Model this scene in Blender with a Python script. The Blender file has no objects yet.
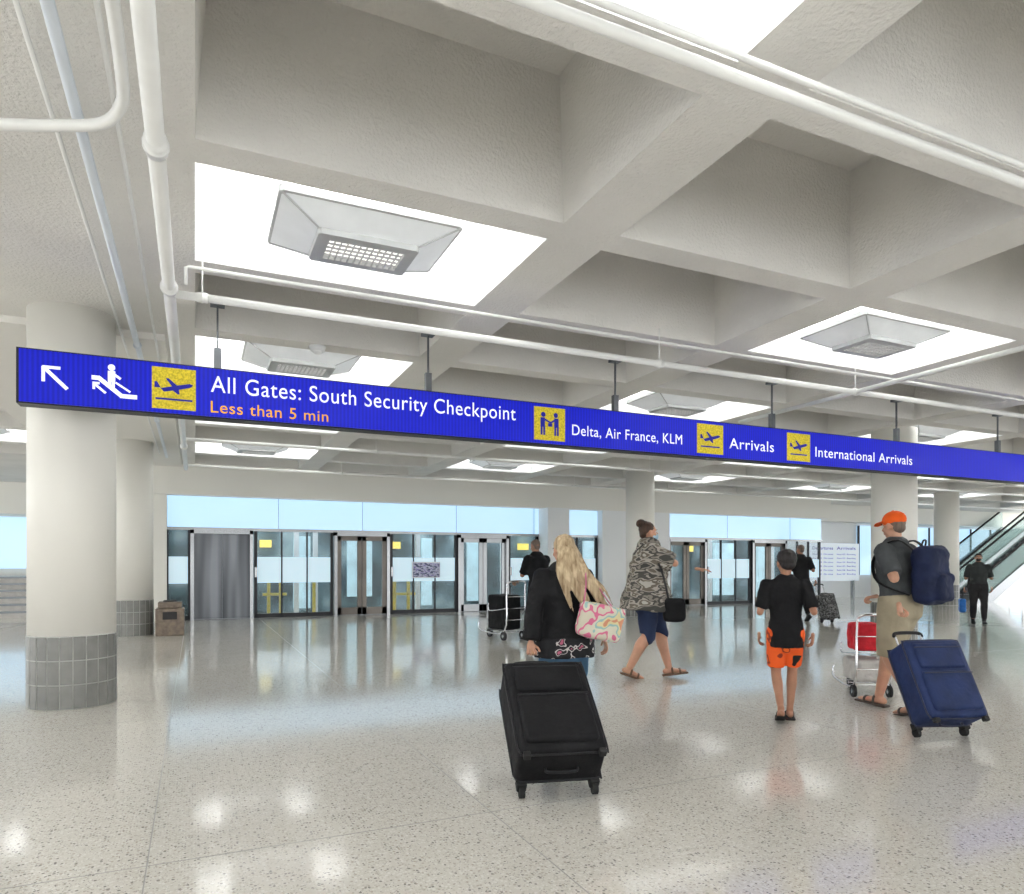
import bpy, bmesh, math, random
from mathutils import Vector, Matrix, Euler
random.seed(7)
V=Vector
scene=bpy.context.scene
scene.view_settings.view_transform='Standard'
col=scene.collection

# ------------------------------------------------------------------ materials
def mat(name,color,rough=.5,metal=0,emis=None,es=0,bump=None,spec=.5,alpha=1,trans=0,var=None,coat=0):
    m=bpy.data.materials.new(name); m.use_nodes=True
    nt=m.node_tree; b=nt.nodes['Principled BSDF']
    b.inputs['Base Color'].default_value=(*color,1)
    b.inputs['Roughness'].default_value=rough
    b.inputs['Metallic'].default_value=metal
    b.inputs['Specular IOR Level'].default_value=spec
    b.inputs['Coat Weight'].default_value=coat
    if emis: 
        b.inputs['Emission Color'].default_value=(*emis,1); b.inputs['Emission Strength'].default_value=es
    b.inputs['Alpha'].default_value=alpha
    b.inputs['Transmission Weight'].default_value=trans
    tc=nt.nodes.new('ShaderNodeTexCoord')
    if bump:
        n=nt.nodes.new('ShaderNodeTexNoise'); n.inputs['Scale'].default_value=bump[0]; n.inputs['Detail'].default_value=4
        nt.links.new(tc.outputs['Object'],n.inputs['Vector'])
        bp=nt.nodes.new('ShaderNodeBump'); bp.inputs['Strength'].default_value=bump[1]; bp.inputs['Distance'].default_value=bump[2] if len(bump)>2 else .01
        nt.links.new(n.outputs['Fac'],bp.inputs['Height']); nt.links.new(bp.outputs['Normal'],b.inputs['Normal'])
    if var:
        n=nt.nodes.new('ShaderNodeTexNoise'); n.inputs['Scale'].default_value=var[0]; n.inputs['Detail'].default_value=3
        nt.links.new(tc.outputs['Object'],n.inputs['Vector'])
        r=nt.nodes.new('ShaderNodeValToRGB')
        r.color_ramp.elements[0].position=.35; r.color_ramp.elements[1].position=.65
        r.color_ramp.elements[0].color=(*[c*(1-var[1]) for c in color],1); r.color_ramp.elements[1].color=(*[min(1,c*(1+var[1])) for c in color],1)
        nt.links.new(n.outputs['Fac'],r.inputs['Fac']); nt.links.new(r.outputs['Color'],b.inputs['Base Color'])
    return m
def ramp_mat(name,scale,stops,rough=.8,stretch=(1,1,1),detail=2,interp='CONSTANT',bump=0):
    m=mat(name,(.5,.5,.5),rough,spec=.3); nt=m.node_tree; b=nt.nodes['Principled BSDF']
    tc=nt.nodes.new('ShaderNodeTexCoord'); mp=nt.nodes.new('ShaderNodeMapping'); mp.inputs['Scale'].default_value=stretch
    n=nt.nodes.new('ShaderNodeTexNoise'); n.inputs['Scale'].default_value=scale; n.inputs['Detail'].default_value=detail
    r=nt.nodes.new('ShaderNodeValToRGB'); r.color_ramp.interpolation=interp
    els=r.color_ramp.elements
    while len(els)<len(stops): els.new(.5)
    for e,(p,c) in zip(els,stops): e.position=p; e.color=(*c,1)
    nt.links.new(tc.outputs['Object'],mp.inputs['Vector']); nt.links.new(mp.outputs[0],n.inputs['Vector'])
    nt.links.new(n.outputs['Fac'],r.inputs['Fac']); nt.links.new(r.outputs['Color'],b.inputs['Base Color'])
    if bump:
        bp=nt.nodes.new('ShaderNodeBump'); bp.inputs['Strength'].default_value=bump; bp.inputs['Distance'].default_value=.01
        nt.links.new(n.outputs['Fac'],bp.inputs['Height']); nt.links.new(bp.outputs['Normal'],b.inputs['Normal'])
    return m

M_conc=mat('textured_concrete',(.77,.752,.71),.9,bump=(42,.55,.024),var=(1.2,.04))
M_coffw=mat('coffer_white_paint',(.82,.83,.83),.8,bump=(55,.2,.01))
M_soff=mat('soffit_plaster',(.79,.77,.72),.9,bump=(60,.3,.012))
M_cream=mat('cream_paint',(.84,.82,.755),.5,bump=(30,.05,.01))
M_white=mat('white_paint',(.86,.87,.87),.5,bump=(30,.04,.01))
M_pipe=mat('white_enamel_pipe',(.84,.84,.81),.3,var=(4,.03))
M_tile=mat('gray_tile',(.19,.19,.175),.35,var=(9,.12))
M_grout=mat('grout',(.55,.55,.52),.9,bump=(80,.1))
M_steel=mat('brushed_steel',(.36,.37,.38),.26,1,bump=(12,.03))
M_steeld=mat('dark_steel',(.16,.17,.18),.3,.9,var=(3,.05))
M_frame=mat('window_frame_dark',(.03,.03,.034),.4,.5,var=(5,.1))
M_bronze=mat('bronze_door',(.14,.125,.11),.3,.8,var=(2,.15))
M_bglow=mat('backlit_blue_glass',(.40,.54,.66),.15,emis=(.52,.78,1.0),es=.80,var=(.6,.04))
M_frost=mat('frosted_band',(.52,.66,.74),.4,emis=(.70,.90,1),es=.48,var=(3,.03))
M_glass=mat('tinted_glass',(.36,.54,.60),.03,spec=.8,alpha=.15,var=(1,.02))
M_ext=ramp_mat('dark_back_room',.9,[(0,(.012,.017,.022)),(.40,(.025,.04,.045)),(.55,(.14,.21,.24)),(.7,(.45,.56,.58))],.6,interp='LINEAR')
M_yellow=mat('yellow_paint',(.85,.62,.03),.4,var=(5,.1))
M_black=mat('black_plastic',(.012,.012,.013),.45,var=(9,.2),spec=.3)
M_rubber=mat('black_rubber',(.015,.015,.015),.7,var=(9,.2),spec=.3)
M_chrome=mat('chrome',(.7,.7,.72),.15,1,var=(9,.03))
M_brown=mat('brown_granite',(.17,.13,.095),.4,var=(14,.25))
M_fix=mat('fixture_lens',(.72,.74,.75),.35,emis=(.95,.97,1),es=.10,var=(5,.03))
M_fixrim=mat('fixture_rim',(.44,.45,.45),.4,var=(5,.03))
M_louver=mat('fixture_louver',(.45,.45,.45),.4,var=(5,.05))
M_lamp=mat('fixture_core',(.9,.9,.9),.4,emis=(1,.98,.93),es=1.3,var=(5,.02))

# ------------------------------------------------------------------ mesh helpers
def obj(name,bm,m,parent=None,smooth=False):
    me=bpy.data.meshes.new(name); bm.to_mesh(me); bm.free()
    if m: 
        for x in (m if isinstance(m,(list,tuple)) else [m]): me.materials.append(x)
    if smooth:
        for p in me.polygons: p.use_smooth=True
    o=bpy.data.objects.new(name,me); col.objects.link(o)
    if parent: o.parent=parent
    return o
def empty(name,loc=(0,0,0),rz=0,sc=1):
    o=bpy.data.objects.new(name,None); o.location=loc; o.rotation_euler=(0,0,rz); o.scale=(sc,)*3
    o.empty_display_size=.2; col.objects.link(o); return o
def box(bm,x0,x1,y0,y1,z0,z1,bev=0,M=None,mi=0):
    t=bmesh.new(); bmesh.ops.create_cube(t,size=1)
    for v in t.verts: v.co=V(((x0+x1)/2+v.co.x*(x1-x0),(y0+y1)/2+v.co.y*(y1-y0),(z0+z1)/2+v.co.z*(z1-z0)))
    if bev: bmesh.ops.bevel(t,geom=t.edges[:],offset=bev,segments=3,profile=.5,affect='EDGES')
    merge(bm,t,M,mi)
def merge(bm,t,M=None,mi=0):
    vm={}
    for v in t.verts: vm[v]=bm.verts.new(M@v.co if M else v.co)
    for f in t.faces:
        try:
            nf=bm.faces.new([vm[v] for v in f.verts]); nf.material_index=mi; nf.smooth=f.smooth
        except ValueError: pass
    t.free()
def ell(bm,c,r,rot=None,u=16,v=10):
    t=bmesh.new(); bmesh.ops.create_uvsphere(t,u_segments=u,v_segments=v,radius=1)
    R=rot or Matrix.Identity(3)
    for w in t.verts: w.co=V(c)+R@V((w.co.x*r[0],w.co.y*r[1],w.co.z*r[2]))
    merge(bm,t)
def tube(bm,pts,rad,side=(1,0,0),seg=14,rnd=(1,1),sub=4):
    pts=[V(p) for p in pts]; rad=[(r,r) if not isinstance(r,(tuple,list)) else tuple(r) for r in rad]
    if len(rad)==1: rad=rad*len(pts)
    P=[];R=[]
    n=len(pts)
    for i in range(n-1):
        p0=pts[max(i-1,0)];p1=pts[i];p2=pts[i+1];p3=pts[min(i+2,n-1)]
        for k in range(sub):
            t=k/sub
            q=.5*((2*p1)+(p2-p0)*t+(2*p0-5*p1+4*p2-p3)*t*t+(-p0+3*p1-3*p2+p3)*t**3)
            P.append(q); s=t*t*(3-2*t)
            R.append((rad[i][0]*(1-s)+rad[i+1][0]*s,rad[i][1]*(1-s)+rad[i+1][1]*s))
    P.append(pts[-1].copy()); R.append(rad[-1])
    T=[]
    for i in range(len(P)):
        a=P[max(i-1,0)];b=P[min(i+1,len(P)-1)]; T.append((b-a).normalized())
    if rnd[0]:
        p,r,t=P[0].copy(),R[0],T[0]; m=min(r)
        for a in (25,50,75): P.insert(0,p-t*m*math.sin(math.radians(a))); R.insert(0,(r[0]*math.cos(math.radians(a)),r[1]*math.cos(math.radians(a)))); T.insert(0,t)
    if rnd[1]:
        p,r,t=P[-1].copy(),R[-1],T[-1]; m=min(r)
        for a in (25,50,75): P.append(p+t*m*math.sin(math.radians(a))); R.append((r[0]*math.cos(math.radians(a)),r[1]*math.cos(math.radians(a)))); T.append(t)
    side=V(side); rings=[]; prev=None
    for p,r,t in zip(P,R,T):
        s=side-t*side.dot(t)
        if s.length<.15: s=(prev if prev else V((0,1,0)))-t*(prev if prev else V((0,1,0))).dot(t)
        s.normalize(); prev=s; u=t.cross(s)
        rings.append([bm.verts.new(p+s*r[0]*math.cos(2*math.pi*k/seg)+u*r[1]*math.sin(2*math.pi*k/seg)) for k in range(seg)])
    fs=[]
    for a,b in zip(rings,rings[1:]):
        for k in range(seg): fs.append(bm.faces.new((a[k],a[(k+1)%seg],b[(k+1)%seg],b[k])))
    fs.append(bm.faces.new(rings[0][::-1])); fs.append(bm.faces.new(rings[-1]))
    for f in fs: f.smooth=True
def finish(bm,name,m,parent,voxel=.01,it=4,disp=0,dscale=.12,extra=None):
    bmesh.ops.recalc_face_normals(bm,faces=bm.faces[:])
    me=bpy.data.meshes.new(name+'_t'); bm.to_mesh(me); bm.free()
    o=bpy.data.objects.new(name+'_t',me); col.objects.link(o)
    r=o.modifiers.new('r','REMESH'); r.mode='VOXEL'; r.voxel_size=voxel; r.use_smooth_shade=True
    s=o.modifiers.new('s','SMOOTH'); s.iterations=it; s.factor=.5
    if disp:
        tx=bpy.data.textures.new(name+'_cl','CLOUDS'); tx.noise_scale=dscale; tx.noise_depth=2
        d=o.modifiers.new('d','DISPLACE'); d.texture=tx; d.strength=disp; d.texture_coords='LOCAL'; d.mid_level=.5
    dg=bpy.context.evaluated_depsgraph_get(); me2=bpy.data.meshes.new_from_object(o.evaluated_get(dg))
    bpy.data.objects.remove(o)
    if extra:
        b=bmesh.new(); b.from_mesh(me2); merge(b,extra); b.to_mesh(me2); b.free()
    me2.materials.clear(); me2.materials.append(m); me2.name=name
    for p in me2.polygons: p.use_smooth=True
    o=bpy.data.objects.new(name,me2); col.objects.link(o); o.parent=parent
    return o

# ------------------------------------------------------------------ ROOM
ZB=3.65; DX=2.76; OX=2.31; DY=1.69; Y0=4.48; OY=1.44; DEP=.95
# floor
def floor_mat():
    m=mat('terrazzo',(.6,.57,.52),.12,spec=.6); nt=m.node_tree; b=nt.nodes['Principled BSDF']; L=nt.links.new
    tc=nt.nodes.new('ShaderNodeTexCoord')
    def vor(scale,stops,lo,hi):
        v=nt.nodes.new('ShaderNodeTexVoronoi'); v.inputs['Scale'].default_value=scale
        L(tc.outputs['Object'],v.inputs['Vector'])
        sp=nt.nodes.new('ShaderNodeSeparateColor'); L(v.outputs['Color'],sp.inputs[0])
        r=nt.nodes.new('ShaderNodeValToRGB'); r.color_ramp.interpolation='CONSTANT'
        e=r.color_ramp.elements
        while len(e)<len(stops): e.new(.5)
        for q,(p,c) in zip(e,stops): q.position=p; q.color=(*c,1)
        L(sp.outputs[0],r.inputs['Fac'])
        mr=nt.nodes.new('ShaderNodeMapRange'); mr.inputs[1].default_value=lo; mr.inputs[2].default_value=hi; mr.inputs[3].default_value=1; mr.inputs[4].default_value=0
        L(v.outputs['Distance'],mr.inputs[0])
        return r.outputs['Color'],mr.outputs[0]
    base=(.655,.625,.565)
    c1,f1=vor(72,[(0,(.24,.225,.21)),(.08,(.46,.42,.36)),(.20,base),(.55,(.75,.73,.68)),(.8,(.56,.53,.465))],.42,.5)
    c2,f2=vor(150,[(0,(.28,.265,.25)),(.11,base),(.8,(.77,.75,.71))],.40,.5)
    mx=nt.nodes.new('ShaderNodeMix'); mx.data_type='RGBA'; mx.inputs[6].default_value=(*base,1); L(f2,mx.inputs[0]); L(c2,mx.inputs[7])
    mx2=nt.nodes.new('ShaderNodeMix'); mx2.data_type='RGBA'; L(mx.outputs[2],mx2.inputs[6]); L(f1,mx2.inputs[0]); L(c1,mx2.inputs[7])
    L(mx2.outputs[2],b.inputs['Base Color'])
    n=nt.nodes.new('ShaderNodeTexNoise'); n.inputs['Scale'].default_value=1.3; L(tc.outputs['Object'],n.inputs['Vector'])
    mr=nt.nodes.new('ShaderNodeMapRange'); mr.inputs[3].default_value=.06; mr.inputs[4].default_value=.13; L(n.outputs['Fac'],mr.inputs[0]); L(mr.outputs[0],b.inputs['Roughness'])
    return m
bm=bmesh.new(); box(bm,-12,36,-6,27,-.1,0); obj('floor',bm,floor_mat())
M_joint=mat('zinc_joint',(.26,.25,.23),.3,var=(9,.1))
bm=bmesh.new()
for x in [-3.4,-.19,1.42,4.63,7.84,11.05,14.26,17.5]: box(bm,x-.003,x+.003,-6,18,0,.0006)
for y in [.2,3.4,6.6,9.8,13.0,16.2]: box(bm,-12,36,y-.003,y+.003,0,.0006)
obj('trim_floor_joints',bm,M_joint)
# ceiling
def lit(n,m): return n%2==0 and m%2==0
bm=bmesh.new()
cells=[(n*DX,n) for n in range(0,12)]+[(-4.95,-2),(-7.7,-3),(-10.5,-4)]
def quad(*p,mi=0):
    f=bm.faces.new([bm.verts.new(q) for q in p]); f.material_index=mi
fixt=[]
for x0,n in cells:
    for m in range(-5,8):
        y0=Y0+m*DY; x1=x0+OX; y1=y0+OY
        ex=x0+DX; ey=y0+DY
        if n==-2: ex=0.0
        quad((x1,y0,ZB),(x1,y1,ZB),(ex,y1,ZB),(ex,y0,ZB))
        quad((x0,y1,ZB),(x0,ey,ZB),(ex,ey,ZB),(ex,y1,ZB))
        mi=1 if lit(n,m) else 0; t=.07; zt=ZB+(DEP if not mi else .55)
        a=[(x0,y0,ZB),(x1,y0,ZB),(x1,y1,ZB),(x0,y1,ZB)]; c=[(x0+t,y0+t,zt),(x1-t,y0+t,zt),(x1-t,y1-t,zt),(x0+t,y1-t,zt)]
        for k in range(4):
            quad(a[k],a[(k+1)%4],c[(k+1)%4],c[k],mi=mi)
        quad(*c,mi=mi)
        if mi: fixt.append((( x0+x1)/2,(y0+y1)/2,zt))
box(bm,-12,36,Y0+8*DY-.01,27,ZB,ZB+.1)
box(bm,-12,36,-6,Y0-5*DY,ZB,ZB+.1)
obj('ceiling',bm,[M_conc,M_coffw])
bm=bmesh.new(); box(bm,-2.55,-.28,7.95,18.2,ZB-.07,ZB-.001); obj('trim_soffit_band',bm,M_soff)

# light fixture mesh
def fixture_mesh():
    bm=bmesh.new()
    def ring(w,d,z,ch): 
        return [V(p) for p in [(-w+ch,-d,z),(w-ch,-d,z),(w,-d+ch,z),(w,d-ch,z),(w-ch,d,z),(-w+ch,d,z),(-w,d-ch,z),(-w,-d+ch,z)]]
    def loft(a,b,mi):
        va=[bm.verts.new(p) for p in a]; vb=[bm.verts.new(p) for p in b]
        for k in range(len(a)):
            f=bm.faces.new((va[k],va[(k+1)%len(a)],vb[(k+1)%len(a)],vb[k])); f.material_index=mi
    loft(ring(.65,.43,.05,.03),ring(.65,.43,0,.03),1)
    loft(ring(.65,.43,0,.03),ring(.63,.41,-.005,.03),1)
    loft(ring(.63,.41,-.005,.03),ring(.37,.245,-.11,.02),0)
    loft(ring(.37,.245,-.11,.02),ring(.365,.24,-.15,.02),1)
    loft(ring(.365,.24,-.15,.02),ring(.28,.16,-.155,.01),1)
    loft(ring(.28,.16,-.155,.01),ring(.28,.16,-.12,.01),1)
    f=bm.faces.new([bm.verts.new(p) for p in ring(.28,.16,-.12,.01)]); f.material_index=3
    for i in range(13): x=-.28+.56*i/12; box(bm,x-.004,x+.004,-.16,.16,-.155,-.14,mi=2)
    for i in range(6): y=-.16+.32*i/5; box(bm,-.28,.28,y-.004,y+.004,-.155,-.14,mi=2)
    for sx,sy in ((-1,-1),(1,-1),(1,1),(-1,1)):
        pa=V((sx*.635,sy*.415,0)); pb=V((sx*.365,sy*.24,-.115))
        t=bmesh.new(); tube(t,[pa,pb],[.007],sub=1,seg=6); merge(bm,t,mi=1)
    f=bm.faces.new([bm.verts.new(p) for p in ring(.65,.43,.05,.03)]); f.material_index=1
    for sx in (-.35,.35): box(bm,sx-.012,sx+.012,-.012,.012,.05,.42,mi=1)
    me=bpy.data.meshes.new('ceiling_light_fixture'); bm.to_mesh(me); bm.free()
    for x in (M_fix,M_fixrim,M_louver,M_lamp): me.materials.append(x)
    return me
FM=fixture_mesh()
for (x,y,zt) in fixt:
    o=bpy.data.objects.new('ceiling_light_fixture',FM); o.location=(x+.0,y+.06,zt-.42); col.objects.link(o)
    l=bpy.data.lights.new('uplight','AREA'); l.shape='RECTANGLE'; l.size=1.15; l.size_y=.7; l.energy=118; l.color=(1,.985,.965)
    lo=bpy.data.objects.new('uplight',l); lo.parent=o; lo.location=(0,0,.07); lo.rotation_euler=(math.pi,0,0); col.objects.link(lo)

# columns
def column(x,y,R=.365):
    e=empty('round_column',(x,y,0))
    bm=bmesh.new(); bmesh.ops.create_cone(bm,cap_ends=True,segments=64,radius1=R-.006,radius2=R-.006,depth=ZB-.62,matrix=Matrix.Translation((0,0,.62+(ZB-.62)/2)))
    o=obj('shaft',bm,M_cream,e)
    for p in o.data.polygons: p.use_smooth=len(p.vertices)==4
    bm=bmesh.new(); bmesh.ops.create_cone(bm,cap_ends=True,segments=64,radius1=R-.004,radius2=R-.004,depth=.66,matrix=Matrix.Translation((0,0,.33)))
    obj('grout_core',bm,M_grout,e,True)
    bm=bmesh.new(); N=22
    for r in range(3):
        z0=.008+r*.218; z1=z0+.208
        for k in range(N):
            a0=2*math.pi*k/N+.014; a1=2*math.pi*(k+1)/N-.014
            vs=[];
            for j in range(4):
                a=a0+(a1-a0)*j/3
                vs.append((bm.verts.new((R*math.cos(a),R*math.sin(a),z0)),bm.verts.new((R*math.cos(a),R*math.sin(a),z1))))
            for p,q in zip(vs,vs[1:]): bm.faces.new((p[0],q[0],q[1],p[1]))
    obj('tiles',bm,M_tile,e,True)
for x,y in [(-1.05,7.71),(-1.07,14.74),(11.1,8.35),(10.35,14.9),(22.3,14.9),(22.3,8.35)]: column(x,y)

# pipes
def pipe(name,pts,r,couplings=(),m=M_pipe,sub=1):
    bm=bmesh.new(); tube(bm,pts,[r],side=(0,0,1) if abs(V(pts[1])[2]-V(pts[0])[2])<.01 else (1,0,0),seg=14,rnd=(0,0),sub=sub)
    for p,dr in couplings:
        p=V(p);dr=V(dr).normalized(); tube(bm,[p-dr*r*1.3,p+dr*r*1.3],[r*1.25],side=(0,0,1),rnd=(0,0),sub=1)
        tube(bm,[p-dr*r*.2,p+dr*r*.2],[r*1.45],side=(0,0,1),rnd=(0,0),sub=1)
        tube(bm,[p+V((0,0,0)),V((p.x,p.y,ZB))],[.006],rnd=(0,0),sub=1,seg=6)
    return obj(name,bm,m)
pipe('sprinkler_main_pipe',[(-.17,-1,3.3),(-.17,16,3.3)],.042,[((-.17,y,3.3),(0,1,0)) for y in (3.73,5.6,9.5,13)])
pipe('conduit_pipe',[(-.53,-1,3.52),(-.53,16,3.52)],.027,[((-.53,y,3.52),(0,1,0)) for y in (1,8,12)],mat('bluish_pipe',(.68,.73,.78),.3,var=(4,.03)))
pipe('conduit_pipe',[(-.66,-1,3.58),(-.66,16,3.58)],.012)
pipe('conduit_pipe',[(-.36,-1,3.56),(-.36,10,3.56)],.012)
pipe('bent_conduit_pipe',[(-.28,-1,3.4),(-.28,2.5,3.4),(-.285,3.4,3.4),(-.31,3.65,3.4),(-.40,3.83,3.4),(-.6,3.94,3.4),(-.95,4.08,3.4),(-1.8,4.4,3.4),(-2.6,4.7,3.4)],.027,[((-1.8,4.4,3.4),(1,-.35,0)),((-.28,.5,3.4),(0,1,0))],sub=4)
pipe('sprinkler_branch_pipe',[(-.17,5.72,3.3),(30,5.72,3.3)],.03,[((x,5.72,3.3),(1,0,0)) for x in (.05,4.2,6.95,12)])
pipe('sprinkler_branch_pipe',[(6.95,-1,3.3),(6.95,7.6,3.3)],.026,[((6.95,y,3.3),(0,1,0)) for y in (2,7)])
pipe('thin_conduit_pipe',[(-.06,5.5,3.3),(-.06,5.5,3.42),(-.04,5.5,3.43),(.2,5.5,3.43),(30,5.5,3.43)],.013)
pipe('overhead_conduit_pipe',[(-1,2.34,3.4),(30,2.34,3.4)],.025,[((x,2.34,3.4),(1,0,0)) for x in (1,5,9)])
pipe('overhead_conduit_pipe',[(-1,2.26,3.42),(30,2.26,3.42)],.015)
for yy in (9.4,12.6,15.9): pipe('sprinkler_branch_pipe',[(-.17,yy,3.36),(30,yy,3.36)],.025,[((x,yy,3.36),(1,0,0)) for x in (3,9)])
# smoke detector
bm=bmesh.new(); bmesh.ops.create_cone(bm,cap_ends=True,segments=24,radius1=.07,radius2=.09,depth=.05,matrix=Matrix.Translation((1.2,7.72,ZB-.025))); ell(bm,(1.2,7.72,ZB-.05),(.05,.05,.035)); obj('smoke_detector',bm,M_white,None,True)

# ------------------------------------------------------------------ SIGN
SY=6.7; SZ0=2.597; SZ1=3.043
sign=empty('overhead_wayfinding_sign',(0,SY,0))
def sign_mat():
    m=mat('led_sign_blue',(.004,.005,.12),.35,emis=(.006,.014,.62),es=.8,spec=.2); nt=m.node_tree; b=nt.nodes['Principled BSDF']
    tc=nt.nodes.new('ShaderNodeTexCoord'); w=nt.nodes.new('ShaderNodeTexWave'); w.inputs['Scale'].default_value=9; w.bands_direction='X'
    nt.links.new(tc.outputs['Object'],w.inputs['Vector']); mr=nt.nodes.new('ShaderNodeMapRange'); mr.inputs[3].default_value=.58; mr.inputs[4].default_value=.88
    nt.links.new(w.outputs['Fac'],mr.inputs[0]); nt.links.new(mr.outputs[0],b.inputs['Emission Strength']); return m
M_sign=sign_mat()
bm=bmesh.new(); box(bm,-1.30,13,.012,.17,SZ0,SZ1); obj('housing',bm,M_black,sign)
bm=bmesh.new(); box(bm,-1.28,12.98,0,.02,SZ0+.012,SZ1-.012); obj('blue_face',bm,M_sign,sign)
for i,hx in enumerate((.184,2.15,4.38,6.75,9.09,11.4)):
    bm=bmesh.new(); box(bm,hx-.03,hx+.03,.07,.13,SZ1-.01,3.24); box(bm,hx-.008,hx+.008,.09,.11,SZ1,ZB); box(bm,hx-.06,hx+.06,.03,.15,3.62,ZB); obj('hanger_%d'%i,bm,M_steeld,sign)
M_sw=mat('sign_white',(.7,.7,.7),.5,emis=(.9,.93,1),es=.55,var=(9,.02))
M_so=mat('sign_orange',(.30,.14,.0),.9,emis=(1,.47,.03),es=.75,spec=0)
M_sy=mat('sign_yellow',(.46,.37,.03),.6,emis=(.62,.48,.03),es=.3,var=(60,.35),spec=.1)
M_sb=mat('sign_icon_blue',(.01,.01,.15),.5,emis=(.01,.015,.45),es=.35,var=(9,.02),spec=.2)
def text(name,s,x0,x1,z,cap,m,parent=sign,y=-.004,rot=0,ex=.001):
    c=bpy.data.curves.new(name,'FONT'); c.body=s; c.size=1; c.extrude=ex; c.space_character=1.07
    o=bpy.data.objects.new(name,c); col.objects.link(o)
    dg=bpy.context.evaluated_depsgraph_get(); me=bpy.data.meshes.new_from_object(o.evaluated_get(dg)); bpy.data.objects.remove(o)
    xs=[v.co.x for v in me.vertices]; a,b=min(xs),max(xs)
    for v in me.vertices: v.co=V((x0+(v.co.x-a)/(b-a)*(x1-x0),y-v.co.z,z+v.co.y*cap/.72))
    me.materials.clear(); me.materials.append(m)
    o=bpy.data.objects.new(name,me); col.objects.link(o); o.parent=parent; return o
text('text_all_gates','All Gates: South Security Checkpoint',.127,3.08,2.825,.15,M_sw)
text('text_less_than','Less than 5 min',.127,1.14,2.645,.105,M_so)
text('text_airlines','Delta, Air France, KLM',3.76,5.245,2.725,.12,M_sw)
text('text_arrivals','Arrivals',5.96,6.68,2.73,.135,M_sw)
text('text_international','International Arrivals',7.40,9.28,2.72,.135,M_sw)
def spoly(name,polys,cx,cz,s,m,y=-.004):
    bm=bmesh.new()
    for i,P in enumerate(polys):
        f=bm.faces.new([bm.verts.new((cx+p[0]*s,y-.0001*i,cz+p[1]*s)) for p in P])
    r=bmesh.ops.extrude_face_region(bm,geom=bm.faces[:])
    for g in r['geom']:
        if isinstance(g,bmesh.types.BMVert): g.co.y-=.002
    bmesh.ops.recalc_face_normals(bm,faces=bm.faces[:])
    return obj(name,bm,m,sign)
def seg2(a,b,w):
    a=V((*a,0));b=V((*b,0));d=(b-a).normalized();n=V((-d.y,d.x,0))*w/2
    return [tuple((a+n)[:2]),tuple((a-n)[:2]),tuple((b-n)[:2]),tuple((b+n)[:2])]
def circ(c,r,n=14): return [(c[0]+r*math.cos(2*math.pi*k/n),c[1]+r*math.sin(2*math.pi*k/n)) for k in range(n)]
CZ=2.82
spoly('arrow',[seg2((.45,-.45),(-.38,.38),.15),seg2((-.45,.42),(.2,.42),.13),seg2((-.42,.45),(-.42,-.2),.13)],-1.035,CZ,.19,M_sw)
esc=[seg2((-.52,.10),(-.34,.10),.11)]+[seg2((-.38,.12),(.16,-.32),.11)]+[seg2((.12,-.32),(.52,-.32),.11),circ((-.07,.40),.085),seg2((-.07,.31),(-.07,.04),.17),seg2((-.11,.08),(-.11,-.10),.07),seg2((-.03,.08),(-.03,-.16),.07),seg2((-.07,.27),(.14,.12),.065),seg2((.02,.02),(.36,-.20),.05),seg2((-.20,-.28),(-.46,-.06),.06),seg2((-.50,-.04),(-.34,-.04),.06),seg2((-.47,-.02),(-.47,-.20),.06)]
spoly('escalator_icon',esc,-.612,CZ,.32,M_sw)
plane=[[(-.42,.0),(-.30,.0),(-.22,-.09),(.05,-.03),(.36,.06),(.42,.12),(.34,.15),(.05,.08),(-.28,-.01),(-.36,.14),(-.42,.14)],[(-.02,.02),(.1,.05),(-.12,.24),(-.18,.23)],[(-.05,-.03),(.1,0),(.12,-.12),(.08,-.13)],seg2((-.4,-.26),(.4,-.26),.045)]
ppl=[circ((-.22,.27),.075),circ((.20,.27),.075),seg2((-.24,.18),(-.24,-.10),.15),seg2((.22,.18),(.22,-.10),.15),seg2((-.28,-.08),(-.28,-.34),.06),seg2((-.19,-.08),(-.19,-.34),.06),seg2((.18,-.08),(.18,-.34),.06),seg2((.27,-.08),(.27,-.34),.06),seg2((-.2,.14),(.02,.04),.05),seg2((.2,.14),(.0,.02),.05),seg2((-.06,-.03),(.08,-.03),.10)]
for x0,x1,ic in ((-.335,.007,plane),(3.296,3.672,ppl),(5.467,5.863,plane),(6.905,7.306,plane)):
    bm=bmesh.new(); box(bm,x0,x1,-.004,0,CZ-.178,CZ+.178); obj('icon_panel',bm,M_sy,sign)
    spoly('pictogram',ic,(x0+x1)/2,CZ,.36,M_sb,y=-.005)

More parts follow.
